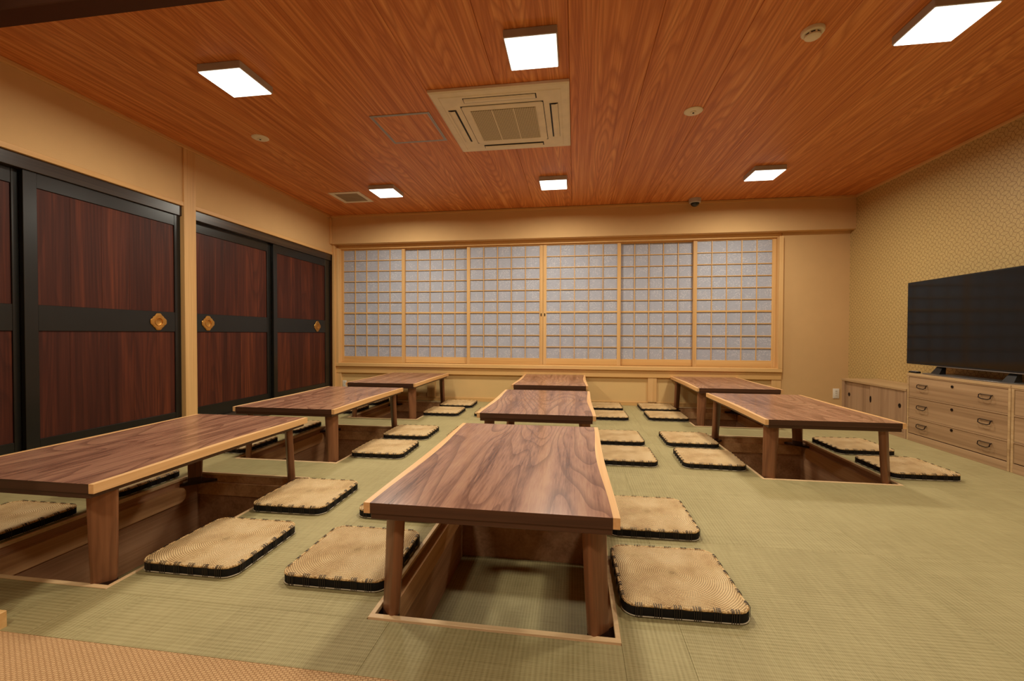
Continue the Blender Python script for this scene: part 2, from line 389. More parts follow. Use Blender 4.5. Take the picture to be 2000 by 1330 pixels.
# ------------------------------------------------------------------ tables / pits layout
TH, TW = .39, .80
T = [  # name, cx, cy, length, label
 ('nc', -.264, 1.898, 1.236, 'walnut low table with pale edges nearest the viewer, swirling grain on top'),
 ('nl', -2.089, 1.904, 1.236, 'walnut low table cut off by the left edge of the photo'),
 ('ml', -2.077, 3.428, 1.236, 'walnut low table second back in the row beside the dark doors'),
 ('fl', -2.085, 5.010, 1.236, 'walnut low table in the far left corner against the wainscot'),
 ('mc', -.257, 3.472, 1.236, 'walnut low table in the middle of the room, second in the centre row'),
 ('fc', -.257, 5.095, 1.215, 'walnut low table at the far end of the centre row under the windows'),
 ('fr', 1.617, 5.110, 1.200, 'walnut low table at the far end of the right row under the windows'),
 ('mr', 1.600, 3.534, 1.236, 'walnut low table in front of the television and drawers'),
]
PITS = []
for n, cx, cy, L, lab in T:
    pcx = {'l': -2.083, 'c': -.2605, 'r': 1.608}[n[1]]
    PITS.append((pcx-.405, pcx+.405, cy-L/2+.028, min(cy+L/2+.012, 5.715)))

# floor -------------------------------------------------------------
floor = struct(bobj('floor', (XL-.2, XR, -2.6, YW+.2, -.60, -.50), M['lobbywall']), 'green tatami floor with sunken foot wells', 'floor')
fl = Vector(floor.location)
def mat_piece(x0, x1, y0, y1, k):
    if x1-x0 < .01 or y1-y0 < .01: return
    g = .0003
    o = bobj('tatami_mat', (x0+g, x1-g, y0+g, y1-g, -.04, 0), M['tatami_a'] if k % 2 == 0 else M['tatami_b'], floor, .0005)
k = 0
P = PITS
# columns: left wall strip, aisle 1, aisle 2, right area
def stack(x0, x1, ys, k0=0):
    for i, (a, b) in enumerate(zip(ys, ys[1:])): mat_piece(x0, x1, a, b, k0+i)
stack(XL-.005, P[1][0], [1.2, 2.13, 3.05, 3.98, 4.9, YW+.012], 0)
def pitcol(ids, ycut=True):
    ids = sorted(ids, key=lambda i: P[i][2]); x0, x1 = P[ids[0]][0], P[ids[0]][1]
    y = 1.31 if ids[0] in (0, 1) else None
    for a, b in zip(ids, ids[1:]): mat_piece(min(P[a][0], P[b][0]), max(P[a][1], P[b][1]), P[a][3], P[b][2], 0)
    mat_piece(P[ids[-1]][0], P[ids[-1]][1], P[ids[-1]][3], YW+.012, 1)
pitcol([1, 2, 3]); pitcol([0, 4, 5]); pitcol([7, 6])
xa0, xa1 = P[1][1], P[0][0]; xm = -1.14
stack(xa0, xa1, [1.30, 2.9, 4.51], 1); stack(xa0, xm, [4.51, YW+.012], 1); stack(xm, xa1, [4.51, YW+.012], 0)
xb0, xb1 = P[0][1], P[7][0]; xm = .67; yr = P[7][2]
stack(xb0, xm, [yr, 4.04, 4.9, YW+.012], 0); stack(xm, xb1, [yr, 3.74, 4.66, YW+.012], 1)
stack(P[7][1], XR, [yr, 3.89, 4.81, YW+.012], 1)
# open area at the front right: mats 0.92 m square
for i_, (a, b) in enumerate(((xb0, .335), (.335, 1.255), (1.255, 2.175), (2.175, XR))):
    stack(a, b, [Y0, 2.0, yr], i_)
# front strip mats
mat_piece(-1.822, P[1][1], Y0, 1.2, 1); mat_piece(-2.6, -1.822, 1.095, 1.2, 0)
xs = [P[1][1], -1.505, -.585, xb0]
for i, (a, b) in enumerate(zip(xs, xs[1:])): mat_piece(a, b, Y0, 1.30, i)
# tiny fillers so no gap shows where the pits stand slightly apart
for i in range(8):
    x0, x1, y0, y1 = P[i]
mat_piece(P[1][0], P[1][1], 1.2, P[1][2], 1)
mat_piece(P[0][0], P[0][1], 1.30, P[0][2], 0)
bobj('lobby_carpet', (-3.6, XR, -2.6, Y0, -.04, -.001), M['carpet'], floor)
bobj('sub_floor', (-3.6, XR, -2.6, Y0, -.3, -.05), M['lobbywall'], floor)

def foot_well(x0, x1, y0, y1):
    D = -.42
    bm = bmesh.new(); t = .02
    box(bm, x0-t, x0, y0-t, y1+t, D, -.006); box(bm, x1, x1+t, y0-t, y1+t, D, -.006)
    box(bm, x0, x1, y0-t, y0, D, -.006); box(bm, x0, x1, y1, y1+t, D, -.006)
    c = Vector(((x0+x1)/2, (y0+y1)/2, 0))
    bmesh.ops.translate(bm, verts=bm.verts[:], vec=-c)
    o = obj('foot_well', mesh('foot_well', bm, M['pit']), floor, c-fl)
    def sub(nm, d, mt, bev=0.001): return bobj(nm, d, mt, o, bev)
    f = .02
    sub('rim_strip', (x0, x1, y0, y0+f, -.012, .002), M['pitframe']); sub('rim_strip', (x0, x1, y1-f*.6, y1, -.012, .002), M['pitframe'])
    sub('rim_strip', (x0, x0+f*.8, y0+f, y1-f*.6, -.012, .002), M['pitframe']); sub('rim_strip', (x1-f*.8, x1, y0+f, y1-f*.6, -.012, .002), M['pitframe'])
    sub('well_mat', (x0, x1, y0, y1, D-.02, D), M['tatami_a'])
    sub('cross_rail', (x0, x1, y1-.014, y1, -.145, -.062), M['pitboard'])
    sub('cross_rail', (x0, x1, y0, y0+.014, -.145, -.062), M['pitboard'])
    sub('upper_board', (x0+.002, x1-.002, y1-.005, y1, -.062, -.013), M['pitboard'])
    # long side boards with rounded ends
    for xa, xb in ((x0, x0+.032), (x1-.032, x1)):
        ya, yb, za, zb = y0+.13, y1-.13, -.145, -.05; r = .045; pts = []
        for (cy, cz, a0) in ((yb-r, zb-r, 0), (ya+r, zb-r, 90), (ya+r, za+r, 180), (yb-r, za+r, 270)):
            for q in range(5):
                a = math.radians(a0+q*22.5); pts.append((cy+r*math.cos(a), cz+r*math.sin(a)))
        bm = bmesh.new(); cc = Vector(((xa+xb)/2, (ya+yb)/2, (za+zb)/2))
        loft(bm, [[(xa-cc.x, a-cc.y, b-cc.z) for a, b in pts], [(xb-cc.x, a-cc.y, b-cc.z) for a, b in pts]])
        obj('side_board', mesh('side_board', bm, M['pitboard']), o, cc-c)
    # corner ledges that carry the table feet
    for xa, sx in ((x0, 1), (x1, -1)):
        for ya, sy in ((y0, 1), (y1, -1)):
            bm = bmesh.new(); g = .145; cc = Vector((xa, ya, -.046))
            tri = [(0, 0), (sx*g, 0), (0, sy*g)]
            loft(bm, [[(a, b, z) for a, b in tri] for z in (-.008, .008)])
            obj('corner_ledge', mesh('corner_ledge', bm, M['foot']), o, cc-c)
for p in PITS: foot_well(*p)

# ------------------------------------------------------------------ tables
def curve_x(v, end, mid):          # v in -1..1 along the table
    return end+(mid-end)*math.cos(v*PI/2)**2
def make_table(L):
    t = thing('low_table', 'x', 'table', (0, 0, 0), 'low walnut tables over the foot wells')
    hw, hl = TW/2, L/2; z1, z0, z2 = TH, TH-.034, TH-.054
    N = 24; vs = [-1+2*i/N for i in range(N+1)]
    inn = [curve_x(v, hw-.021, hw-.040) for v in vs]; out = [curve_x(v, hw, hw-.008) for v in vs]
    bm = bmesh.new()
    loops = []
    for v, a in zip(vs, inn): loops.append([(-a, v*hl, z0), (a, v*hl, z0), (a, v*hl, z1), (-a, v*hl, z1)])
    loft(bm, loops)
    for f in bm.faces:
        f.material_index = 0
    bmesh.ops.recalc_face_normals(bm, faces=bm.faces[:])
    for f in bm.faces:
        if f.normal.z < .5: f.material_index = 1
    me = mesh('table_top', bm, [M['walnut'], M['walnut_edge']]); obj('table_top', me, t)
    for s in (-1, 1):
        bm = bmesh.new()
        loft(bm, [[(s*a, v*hl, z0), (s*b, v*hl, z0), (s*b, v*hl, z1), (s*a, v*hl, z1)] for v, a, b in zip(vs, inn, out)])
        obj('edge_strip', mesh('edge_strip', bm, M['ash']), t)
    bm = bmesh.new(); box(bm, -hw+.022, hw-.022, -hl+.004, hl-.004, z2, z0, .002)
    obj('under_board', mesh('under_board', bm, M['walnut_edge']), t)
    for sx in (-1, 1):
        for sy in (-1, 1):
            ang = math.radians(45 if sx*sy < 0 else -45); ca, sa = math.cos(ang), math.sin(ang)
            lx = Vector((sx*(hw-.072), sy*(hl-.086), 0))
            def plank(wd, z, off):                     # the legs are broad planks set across the corners
                hw_, ht_, r = wd/2, .018, .012; pts = []
                for (px, py, a0) in ((1, 1, 0), (-1, 1, 90), (-1, -1, 180), (1, -1, 270)):
                    for q in range(4):
                        a = math.radians(a0+q*30); x_ = px*(hw_-r)+r*math.cos(a); y_ = py*(ht_-r)+r*math.sin(a)
                        pts.append((x_*ca-y_*sa+sx*off, x_*sa+y_*ca+sy*off*.6, z))
                return pts
            bm = bmesh.new(); loft(bm, [plank(a, z, o_) for z, a, o_ in ((z2, .090, 0), (.15, .083, .007), (.0, .076, .014), (-.002, .074, .014))])
            lg = obj('leg', mesh('leg', bm, M['leg'], True), t, lx)
            bm = bmesh.new(); loft(bm, [plank(a, z, .014) for z, a in ((-.002, .074), (-.004, .077), (-.037, .077))])
            obj('foot', mesh('foot', bm, M['foot'], True), lg)
    return t
protos = {}
for n, cx, cy, L, lab in T:
    if L in protos: t = copy_tree(protos[L])
    else: t = protos[L] = make_table(L)
    t.location = (cx, cy, 0); t['label'] = lab
    t.rotation_euler = (0, 0, 0)

# ------------------------------------------------------------------ cushions
def rsq(s, r, z, n=7):
    pts = []
    for (px, py, a0) in ((1, 1, 0), (-1, 1, 90), (-1, -1, 180), (1, -1, 270)):
        for q in range(n):
            a = math.radians(a0+q*90/(n-1)); pts.append((px*(s-r)+r*math.cos(a), py*(s-r)+r*math.sin(a), z))
    out = []
    for i, p in enumerate(pts):                       # extra points on the straight sides
        out.append(p); q = pts[(i+1) % len(pts)]
        d = math.hypot(q[0]-p[0], q[1]-p[1])
        if d > .1:
            for k in range(1, 6): out.append((p[0]+(q[0]-p[0])*k/6, p[1]+(q[1]-p[1])*k/6, z))
    return out
def make_cushion():
    t = thing('floor_cushion', 'x', 'cushion', (0, 0, 0), 'square straw floor cushions around the tables')
    H = .203
    bm = bmesh.new(); loft(bm, [rsq(H-.003, .045, .001), rsq(H, .047, .005), rsq(H, .047, .031), rsq(H-.004, .045, .034)])
    obj('side_band', mesh('side_band', bm, M['band'], True), t)
    bm = bmesh.new()
    lp = [rsq(H-.002, .046, .0325), rsq(H-.002, .046, .036), rsq(H-.008, .044, .0395)]
    for f in (.9, .75, .55, .35, .15, .03): lp.append([(x*f, y*f, .040+.004*(1-f)) for x, y, z in rsq(H-.008, .044+.1*(1-f), 0)])
    loft(bm, lp)
    obj('woven_top', mesh('woven_top', bm, M['straw'], True), t)
    bm = bmesh.new(); pts = rsq(H-.002, .047, .0365)
    # subdivide for a slightly uneven plait
    pp = []
    for i, p in enumerate(pts):
        q = pts[(i+1) % len(pts)]
        for k in range(3):
            f = k/3; pp.append((p[0]+(q[0]-p[0])*f, p[1]+(q[1]-p[1])*f, .0368+random.uniform(-.0012, .0012)))
    tube(bm, pp, .0042, 5, True); obj('braided_rim', mesh('braided_rim', bm, M['rim'], True), t)
    bm = bmesh.new(); tube(bm, [(x, y, .0028+random.uniform(-.0006, .0006)) for x, y, z in rsq(H+.0005, .047, 0)], .0022, 4, True)
    obj('base_cord', mesh('base_cord', bm, M['strawlight']), t)
    bm = bmesh.new()
    for side in range(4):
        ca, sa = math.cos(side*PI/2), math.sin(side*PI/2)
        for g in range(6):
            u0 = -.150+g*.060+random.uniform(-.005, .005)
            for j in range(4):
                u = u0+(j-1.5)*.0068+random.uniform(-.001, .001); w_ = .0011; sk = random.uniform(-.003, .003)
                pr = [(H+.0025, .003), (H+.0028, .030), (H+.0035, .038), (H-.002, .0435), (H-.009, .0430)]
                L_ = []
                for i, (rr_, z) in enumerate(pr):
                    uu_ = u+sk*i/4
                    L_.append([(rr_, uu_-w_, z), (rr_+.0012 if i < 3 else rr_, uu_-w_, z if i < 3 else z+.0012), (rr_+.0012 if i < 3 else rr_, uu_+w_, z if i < 3 else z+.0012), (rr_, uu_+w_, z)])
                L_ = [[(x*ca-y*sa, x*sa+y*ca, z) for x, y, z in l] for l in L_]
                loft(bm, L_)
    o = obj('stitching', mesh('stitching', bm, M['thread']), t); o['kind'] = 'stuff'
    return t
C = [ # x centre, y centre, rot deg, label
 (.362, 1.645, 1.5, 'straw cushion at the right front corner of the nearest table, fully in view'),
 (.362, 2.205, .8, 'straw cushion right of the nearest table, the farther of its two'),
 (-.875, 1.635, .6, 'straw cushion left of the nearest table, partly behind its front leg'),
 (-.880, 2.215, -.8, 'straw cushion almost hidden behind the left corner of the nearest table'),
 (-1.478, 1.635, .6, 'large looking straw cushion right of the cut-off left table, nearer of its two'),
 (-1.470, 2.205, 1.2, 'straw cushion right of the cut-off left table, farther of its two'),
 (-2.715, 1.655, 0, 'straw cushion cut by the left photo edge, left of the front table leg'),
 (-2.715, 2.235, 1, 'straw cushion on the door side of the cut-off left table, dark edge seen under it'),
 (-1.462, 3.195, 1.2, 'straw cushion right of the second table by the doors, nearer of its two'),
 (-1.475, 3.765, 1.0, 'straw cushion right of the second table by the doors, farther of its two'),
 (-2.705, 3.150, 0, 'straw cushion on the door side of the second left table, nearer dark edge under it'),
 (-2.715, 3.805, -1, 'straw cushion on the door side of the second left table, farther dark edge under it'),
 (-1.493, 4.835, .6, 'straw cushion right of the far left corner table, nearer of its two'),
 (-1.470, 5.375, 1.6, 'straw cushion right of the far left corner table, touching the wainscot end'),
 (-2.705, 4.800, 0, 'straw cushion on the door side of the far left table, nearer one seen beneath'),
 (-2.705, 5.380, 0, 'straw cushion on the door side of the far left table, farther one seen beneath'),
 (.378, 3.285, 0, 'straw cushion right of the middle table, nearer of its two'),
 (.375, 3.845, .8, 'straw cushion right of the middle table, farther of its two'),
 (-.895, 3.790, 0, 'straw cushion left of the middle table, only a dark sliver showing'),
 (.375, 4.890, 0, 'straw cushion right of the far centre table, nearer of its two'),
 (.378, 5.470, 0, 'straw cushion right of the far centre table, close to the wainscot'),
 (-.905, 4.860, 0, 'straw cushion whose dark corner peeks out left of the middle table front'),
 (.965, 3.290, -1.5, 'straw cushion left of the television side table, nearer of its two'),
 (.968, 3.865, 0, 'straw cushion left of the television side table, farther of its two'),
 (1.000, 4.930, 0, 'straw cushion left of the far right table, nearer of its two'),
 (1.005, 5.485, 0, 'straw cushion left of the far right table, close to the wainscot post'),
 (2.235, 3.275, 1.5, 'straw cushion in front of the drawers, nearer of the two'),
 (2.238, 3.850, 1.5, 'straw cushion in front of the drawers, farther of the two'),
]
proto = make_cushion()
for i, (cx, cy, a, lab) in enumerate(C):
    t = proto if i == 0 else copy_tree(proto)
    t.location = (cx, cy, .002); t.rotation_euler = (0, 0, math.radians(a)); t['label'] = lab

# ------------------------------------------------------------------ sliding doors in the left wall
def make_pull(parent, y, z, xf, po):
    n = 48; bm = bmesh.new(); R = .066
    def ring(k, h): return [(h, k*R*(1+.10*math.cos(4*a)-.03*math.cos(12*a))*math.cos(a), k*R*(1+.10*math.cos(4*a)-.03*math.cos(12*a))*math.sin(a)) for a in [2*PI*i/n for i in range(n)]]
    def circ(k, h): return [(h, k*R*math.cos(2*PI*i/n), k*R*math.sin(2*PI*i/n)) for i in range(n)]
    loft(bm, [ring(.97, 0), ring(1, .004), ring(.95, .008), ring(.75, .010), circ(.56, .0085), circ(.54, .012), circ(.46, .012), circ(.42, .004), circ(.30, .0015), circ(.05, .001)], True, True)
    o = obj('door_pull', mesh('door_pull', bm, M['brass'], True), parent, Vector((xf, y, z))-po)
    bm = bmesh.new()
    for q in range(4):
        for d in (-.09, .0, .09):
            a = math.radians(45+q*90)+d
            p0 = Vector((.0085, R*.58*math.cos(a), R*.58*math.sin(a))); p1 = Vector((.0075, R*.88*math.cos(a), R*.88*math.sin(a)))
            tube(bm, [p0, p1], .0016, 5)
    obj('petal_rib', mesh('petal_rib', bm, M['brass'], True), o)
def make_door(idx, y0, y1, xf, s0, s1, label, pull=None, bars=5):
    z0, z1 = .115, 1.955; th = .032
    d = struct(bobj('door_%d' % idx, (xf-th+.004, xf-.012, y0+.01, y1-.01, z0+.02, z1-.02), M['lacquer']), label, 'door')
    po = Vector(d.location)
    a, b = y0+s0, y1-s1
    bobj('stile', (xf-th, xf, y0, a, z0, z1), M['lacquer'], d, .0015); bobj('stile', (xf-th, xf, b, y1, z0, z1), M['lacquer'], d, .0015)
    zr = [(z0, .238), (.94, 1.108), (1.86, z1)]
    for u, v in zr: bobj('rail', (xf-th, xf-.002, a, b, u, v), M['lacquer'], d, .0015)
    for u, v in ((.238, .94), (1.108, 1.86)):
        ws = [random.uniform(.8, 1.25) for _ in range(bars)]; tot = sum(ws); y = a
        for w_ in ws:
            e = y+(b-a)*w_/tot
            bobj('panel_plank', (xf-.02, xf-.010, y+.0003, e-.0003, u, v), M['redcedar'], d, .0007); y = e
    if pull: make_pull(d, pull, 1.022, xf-.002, po)
XF, XBk = XL-.035, XL-.07
make_door(1, 1.25, 2.235, XBk, .05, .035, 'dark red sliding door cut off at the left photo edge')
make_door(2, 2.235, 3.322, XF, .072, .055, 'wide dark red sliding door left of the tall post, brass pull at its right', 3.115)
make_door(3, 3.447, 4.50, XBk, .065, .06, 'dark red sliding door right of the tall post, brass pull at its left', 3.64)
make_door(4, 4.50, 5.66, XF, .062, .125, 'farthest dark red sliding door next to the windows', 5.345, 4)

# ------------------------------------------------------------------ paper screens of the window
SX = [(-3.335, -2.37), (-2.42, -1.425), (-1.472, -.423), (-.419, .598), (.55, 1.55), (1.502, 2.482)]
WL = ['first paper screen from the left, next to the corner post', 'second paper screen from the left', 'third paper screen, left of the window centre',
      'fourth paper screen, right of the window centre', 'fifth paper screen, second from the right', 'last paper screen at the right end of the window']
for i, (a, b) in enumerate(SX):
    yf = YW+.045 if i not in (1, 4) else YW+.083
    z0, z1 = .516, 2.132; th = .028; pz0, pz1 = .60, 2.115
    w_ = struct(bobj('window_%d' % (i+1), (a+.02, b-.02, yf+.013, yf+.015, z0+.04, z1-.01), M['paper']), WL[i], 'paper screen')
    sw = .045 if i not in (2, 3) else .045
    bobj('stile', (a, a+sw, yf, yf+th, z0, z1), M['hinoki'], w_, .001); bobj('stile', (b-sw, b, yf, yf+th, z0, z1), M['hinoki'], w_, .001)
    bobj('rail', (a+sw, b-sw, yf, yf+th, z0, pz0), M['hinoki_x'], w_, .001); bobj('rail', (a+sw, b-sw, yf, yf+th, pz1, z1), M['hinoki_x'], w_, .001)
    for k in range(1, 5):
        x = a+sw+(b-a-2*sw)*k/5; bobj('upright_bar', (x-.0045, x+.0045, yf-.001, yf+.013, pz0, pz1), M['hinoki'], w_)
    for k in range(1, 10):
        z = 1.222+(k-4)*.149 if k > 4 else 1.222-(4-k)*.1555
        h = .010 if k == 4 else .0045
        bobj('cross_bar', (a+sw, b-sw, yf+.0006, yf+.0125, z-h, z+h), M['hinoki_x'], w_)
    if i in (2, 3):
        x = (b-.022) if i == 2 else (a+.022)
        bobj('finger_pull', (x-.007, x+.007, yf-.0015, yf+.001, 1.165, 1.205), M['iron'], w_)

# ------------------------------------------------------------------ ceiling fittings
def ceil_light(cx, cy, label, watts=LAMP_W):
    t = thing('ceiling_light', label, 'ceiling light', (cx, cy, ZC), 'square ceiling lights')
    bm = bmesh.new(); h = .146; box(bm, -h, h, -h, h, -.046, 0, .003); obj('housing', mesh('housing', bm, M['fixture']), t)
    bm = bmesh.new(); h = .139; box(bm, -h, h, -h, h, -.051, -.0455, .001); obj('diffuser', mesh('diffuser', bm, M['emit']), t)
    ld = bpy.data.lights.new('panel_lamp', 'AREA'); ld.shape = 'SQUARE'; ld.size = .27; ld.energy = watts; ld.color = LAMP_COL; ld.spread = math.radians(173)
    lo = bpy.data.objects.new('panel_lamp', ld); COL.objects.link(lo); lo.parent = t; lo.location = (0, 0, -.053)
for a in [(-2.152, 2.493, 'square ceiling light at the upper left, over the left table'), (-.245, 2.463, 'square ceiling light over the nearest table, in front of the air conditioner'),
          (1.879, 2.538, 'square ceiling light at the upper right corner, largest in view'), (-2.134, 4.670, 'square ceiling light beside the ceiling vent at the far left'),
          (-.230, 4.656, 'square ceiling light behind the air conditioner'), (1.884, 4.666, 'square ceiling light at the far right near the dome camera')]: ceil_light(*a)

for a in [(-1.1, -.25, 'square lobby ceiling light behind the viewpoint, left', LOBBY_W), (1.1, -.25, 'square lobby ceiling light behind the viewpoint, right', LOBBY_W)]: ceil_light(*a)
# air conditioner
ac = thing('air_conditioner', 'four-way ceiling air conditioner with beige panel and fine grille', 'air conditioner', (-.518, 3.290, ZC))
h = .477
bm = bmesh.new()
loft(bm, [[(sx*s, sy*s, z) for sx, sy in ((-1, -1), (1, -1), (1, 1), (-1, 1))] for s, z in ((h-.004, 0), (h, -.004), (h, -.020), (h-.014, -.027), (h-.055, -.029), (h-.062, -.033))])
obj('panel', mesh('panel', bm, M['ac_white']), ac)
bm = bmesh.new(); g = .292
loft(bm, [[(x, y, z) for x, y, _ in rsq(s, .02, 0)] for s, z in ((g, -.031), (g, -.036), (g-.004, -.039), (g-.045, -.041), (g-.050, -.039))])
obj('grille_frame', mesh('grille_frame', bm, M['ac_white']), ac)
bm = bmesh.new(); box(bm, -g-.004, g+.004, -g-.004, g+.004, -.0345, -.033); obj('grille_gap', mesh('grille_gap', bm, M['dark_slot']), ac)
bm = bmesh.new(); q = .236; box(bm, -q, q, -q, q, -.043, -.038, .001); gr = obj('intake_grille', mesh('intake_grille', bm, M['ac_grille']), ac)
for k in (-1, 1):
    for ax in (0, 1):
        bm = bmesh.new(); e = k*q/3
        if ax == 0: box(bm, e-.003, e+.003, -q, q, -.0445, -.041)
        else: continue
        obj('grille_bar', mesh('grille_bar', bm, M['ac_white']), gr)
for r in range(4):
    ca, sa = round(math.cos(r*PI/2)), round(math.sin(r*PI/2))
    def rot(bm):
        bmesh.ops.rotate(bm, verts=bm.verts[:], cent=(0, 0, 0), matrix=Matrix.Rotation(r*PI/2, 3, 'Z'))
    bm = bmesh.new(); box(bm, -.255, .255, -.396, -.336, -.0345, -.032); rot(bm); so = obj('outlet_slot', mesh('outlet_slot', bm, M['dark_slot']), ac)
    bm = bmesh.new(); L_ = []
    for x in (-.248, .248):
        L_.append([(x, -.394, -.036), (x, -.375, -.043), (x, -.350, -.041), (x, -.348, -.038), (x, -.375, -.039)])
    loft(bm, L_); rot(bm); obj('louver', mesh('louver', bm, M['ac_white']), ac)

# access hatch
ht = thing('access_hatch', 'square ceiling access hatch with thin metal frame beside the air conditioner', 'hatch', (-1.315, 3.325, ZC))
def fr_ring(nm, par, o_, i_, z0, z1, mt):
    bm = bmesh.new()
    box(bm, -o_, o_, -o_, -i_, z0, z1); box(bm, -o_, o_, i_, o_, z0, z1); box(bm, -o_, -i_, -i_, i_, z0, z1); box(bm, i_, o_, -i_, i_, z0, z1)
    return obj(nm, mesh(nm, bm, mt), par)
fr_ring('outer_frame', ht, .236, .226, -.004, 0, M['alu']); fr_ring('inner_frame', ht, .223, .214, -.004, 0, M['alu'])
bm = bmesh.new(); box(bm, -.2135, .2135, -.2135, .2135, -.003, 0); obj('hatch_panel', mesh('hatch_panel', bm, M['ceiling']), ht)
# vent
vt = thing('ceiling_vent', 'square grey ceiling vent with pale frame near the far left light', 'vent', (-2.677, 4.880, ZC))
fr_ring('frame', vt, .19, .145, -.008, 0, M['ac_white'])
bm = bmesh.new(); box(bm, -.145, .145, -.145, .145, -.003, 0); obj('mesh_panel', mesh('mesh_panel', bm, M['vent_grey']), vt)
for k in range(13):
    y = -.132+k*.022; bm = bmesh.new(); box(bm, -.144, .144, y-.003, y+.003, -.006, -.003); obj('slat', mesh('slat', bm, M['vent_grey']), vt)
# speaker / sprinkler discs
for (cx, cy, lab) in ((-2.63, 3.30, 'small round ceiling disc between the left light and the doors'), (.86, 3.35, 'small round ceiling disc right of the air conditioner')):
    t = thing('ceiling_disc', lab, 'sprinkler cover', (cx, cy, ZC), 'round ceiling discs')
    bm = bmesh.new(); loft(bm, disc_loops(0, 0, [(.066, 0), (.066, -.004), (.060, -.008), (.045, -.009)])); obj('cover_plate', mesh('cover_plate', bm, M['ac_white'], True), t)
    bm = bmesh.new(); loft(bm, disc_loops(0, 0, [(.020, -.009), (.020, -.013), (.014, -.015)], 16)); c_ = obj('centre_cap', mesh('centre_cap', bm, M['ac_white'], True), t)
    bm = bmesh.new(); loft(bm, disc_loops(0, 0, [(.007, -.015), (.007, -.018)], 10)); obj('pin', mesh('pin', bm, M['dark_slot']), c_)
# smoke detector
t = thing('smoke_detector', 'round white smoke detector left of the upper right light', 'smoke detector', (1.27, 2.56, ZC))
bm = bmesh.new(); loft(bm, disc_loops(0, 0, [(.056, 0), (.056, -.012), (.052, -.018), (.036, -.020)])); obj('base', mesh('base', bm, M['ac_white'], True), t)
bm = bmesh.new(); loft(bm, disc_loops(0, 0, [(.034, -.020), (.034, -.030)])); obj('sensor_gap', mesh('sensor_gap', bm, M['dark_slot'], True), t)
bm = bmesh.new(); loft(bm, disc_loops(0, 0, [(.039, -.029), (.039, -.036), (.032, -.041), (.01, -.043)])); obj('sensor_cap', mesh('sensor_cap', bm, M['ac_white'], True), t)
for k in range(8):
    a = k*PI/4; bm = bmesh.new(); box(bm, .032, .039, -.004, .004, -.030, -.019); bmesh.ops.rotate(bm, verts=bm.verts[:], cent=(0, 0, 0), matrix=Matrix.Rotation(a, 3, 'Z')); obj('rib', mesh('rib', bm, M['ac_white']), t)
# dome camera
t = thing('dome_camera', 'small dome camera on the ceiling by the far beam', 'camera', (1.445, 5.52, ZC))
bm = bmesh.new(); loft(bm, disc_loops(0, 0, [(.070, 0), (.070, -.022), (.066, -.045), (.058, -.052), (.050, -.052)])); obj('housing', mesh('housing', bm, M['fixture'], True), t)
bm = bmesh.new(); loft(bm, disc_loops(0, 0, [(.050, -.050), (.049, -.062), (.040, -.078), (.022, -.090), (.004, -.094)])); obj('dome', mesh('dome', bm, M['lens'], True), t)

# ------------------------------------------------------------------ furniture on the right wall
XC = 2.925
# low sliding-door cabinet
cb = thing('low_cabinet', 'low wooden cabinet with two sliding doors at the far end of the right wall', 'cabinet', (XC, 4.735, 0))
def cpart(nm, d, mt, par=cb, bev=.0015): return bobj(nm, d, mt, par, bev)
y0, y1 = 4.275, 5.205
cpart('carcass', (XC+.03, XR-.004, y0, y1, .0, .425), M['paulownia_dk'])
cpart('top_board', (XC-.004, XR-.004, y0, y1+.006, .425, .447), M['paulownia_top'])
cpart('side_stile', (XC, XC+.03, y0, y0+.024, 0, .425), M['paulownia_dk']); cpart('side_stile', (XC, XC+.03, y1-.045, y1, 0, .425), M['paulownia_dk'])
cpart('plinth_rail', (XC, XC+.03, y0+.024, y1-.045, 0, .05), M['paulownia'])
ym = (y0+y1)/2
for k, (a, b, xf, ky) in enumerate(((y0+.024, ym+.02, XC+.006, y0+.085), (ym-.02, y1-.045, XC+.018, y1-.10))):
    dr = cpart('sliding_door', (xf, xf+.011, a, b, .052, .423), M['paulownia_dk'])
    nb = 3
    def pull(yy, zz_, rad, sy=1):
        bm = bmesh.new(); n = 20
        lp = [[(-h_, sy*r_*math.cos(2*PI*i/n), r_*1.25*math.sin(2*PI*i/n)) for i in range(n)] for r_, h_ in ((rad, 0), (rad, .003), (rad*.8, .0035), (rad*.65, .001))]
        loft(bm, lp); obj('pull_cup', mesh('pull_cup', bm, M['iron'], True), dr, Vector((xf, yy, zz_))-Vector((xf+.0055, (a+b)/2, .2375)))
    pull(ky, .285, .016)
    if k == 0: pull(ym+.008, .285, .026, .45)
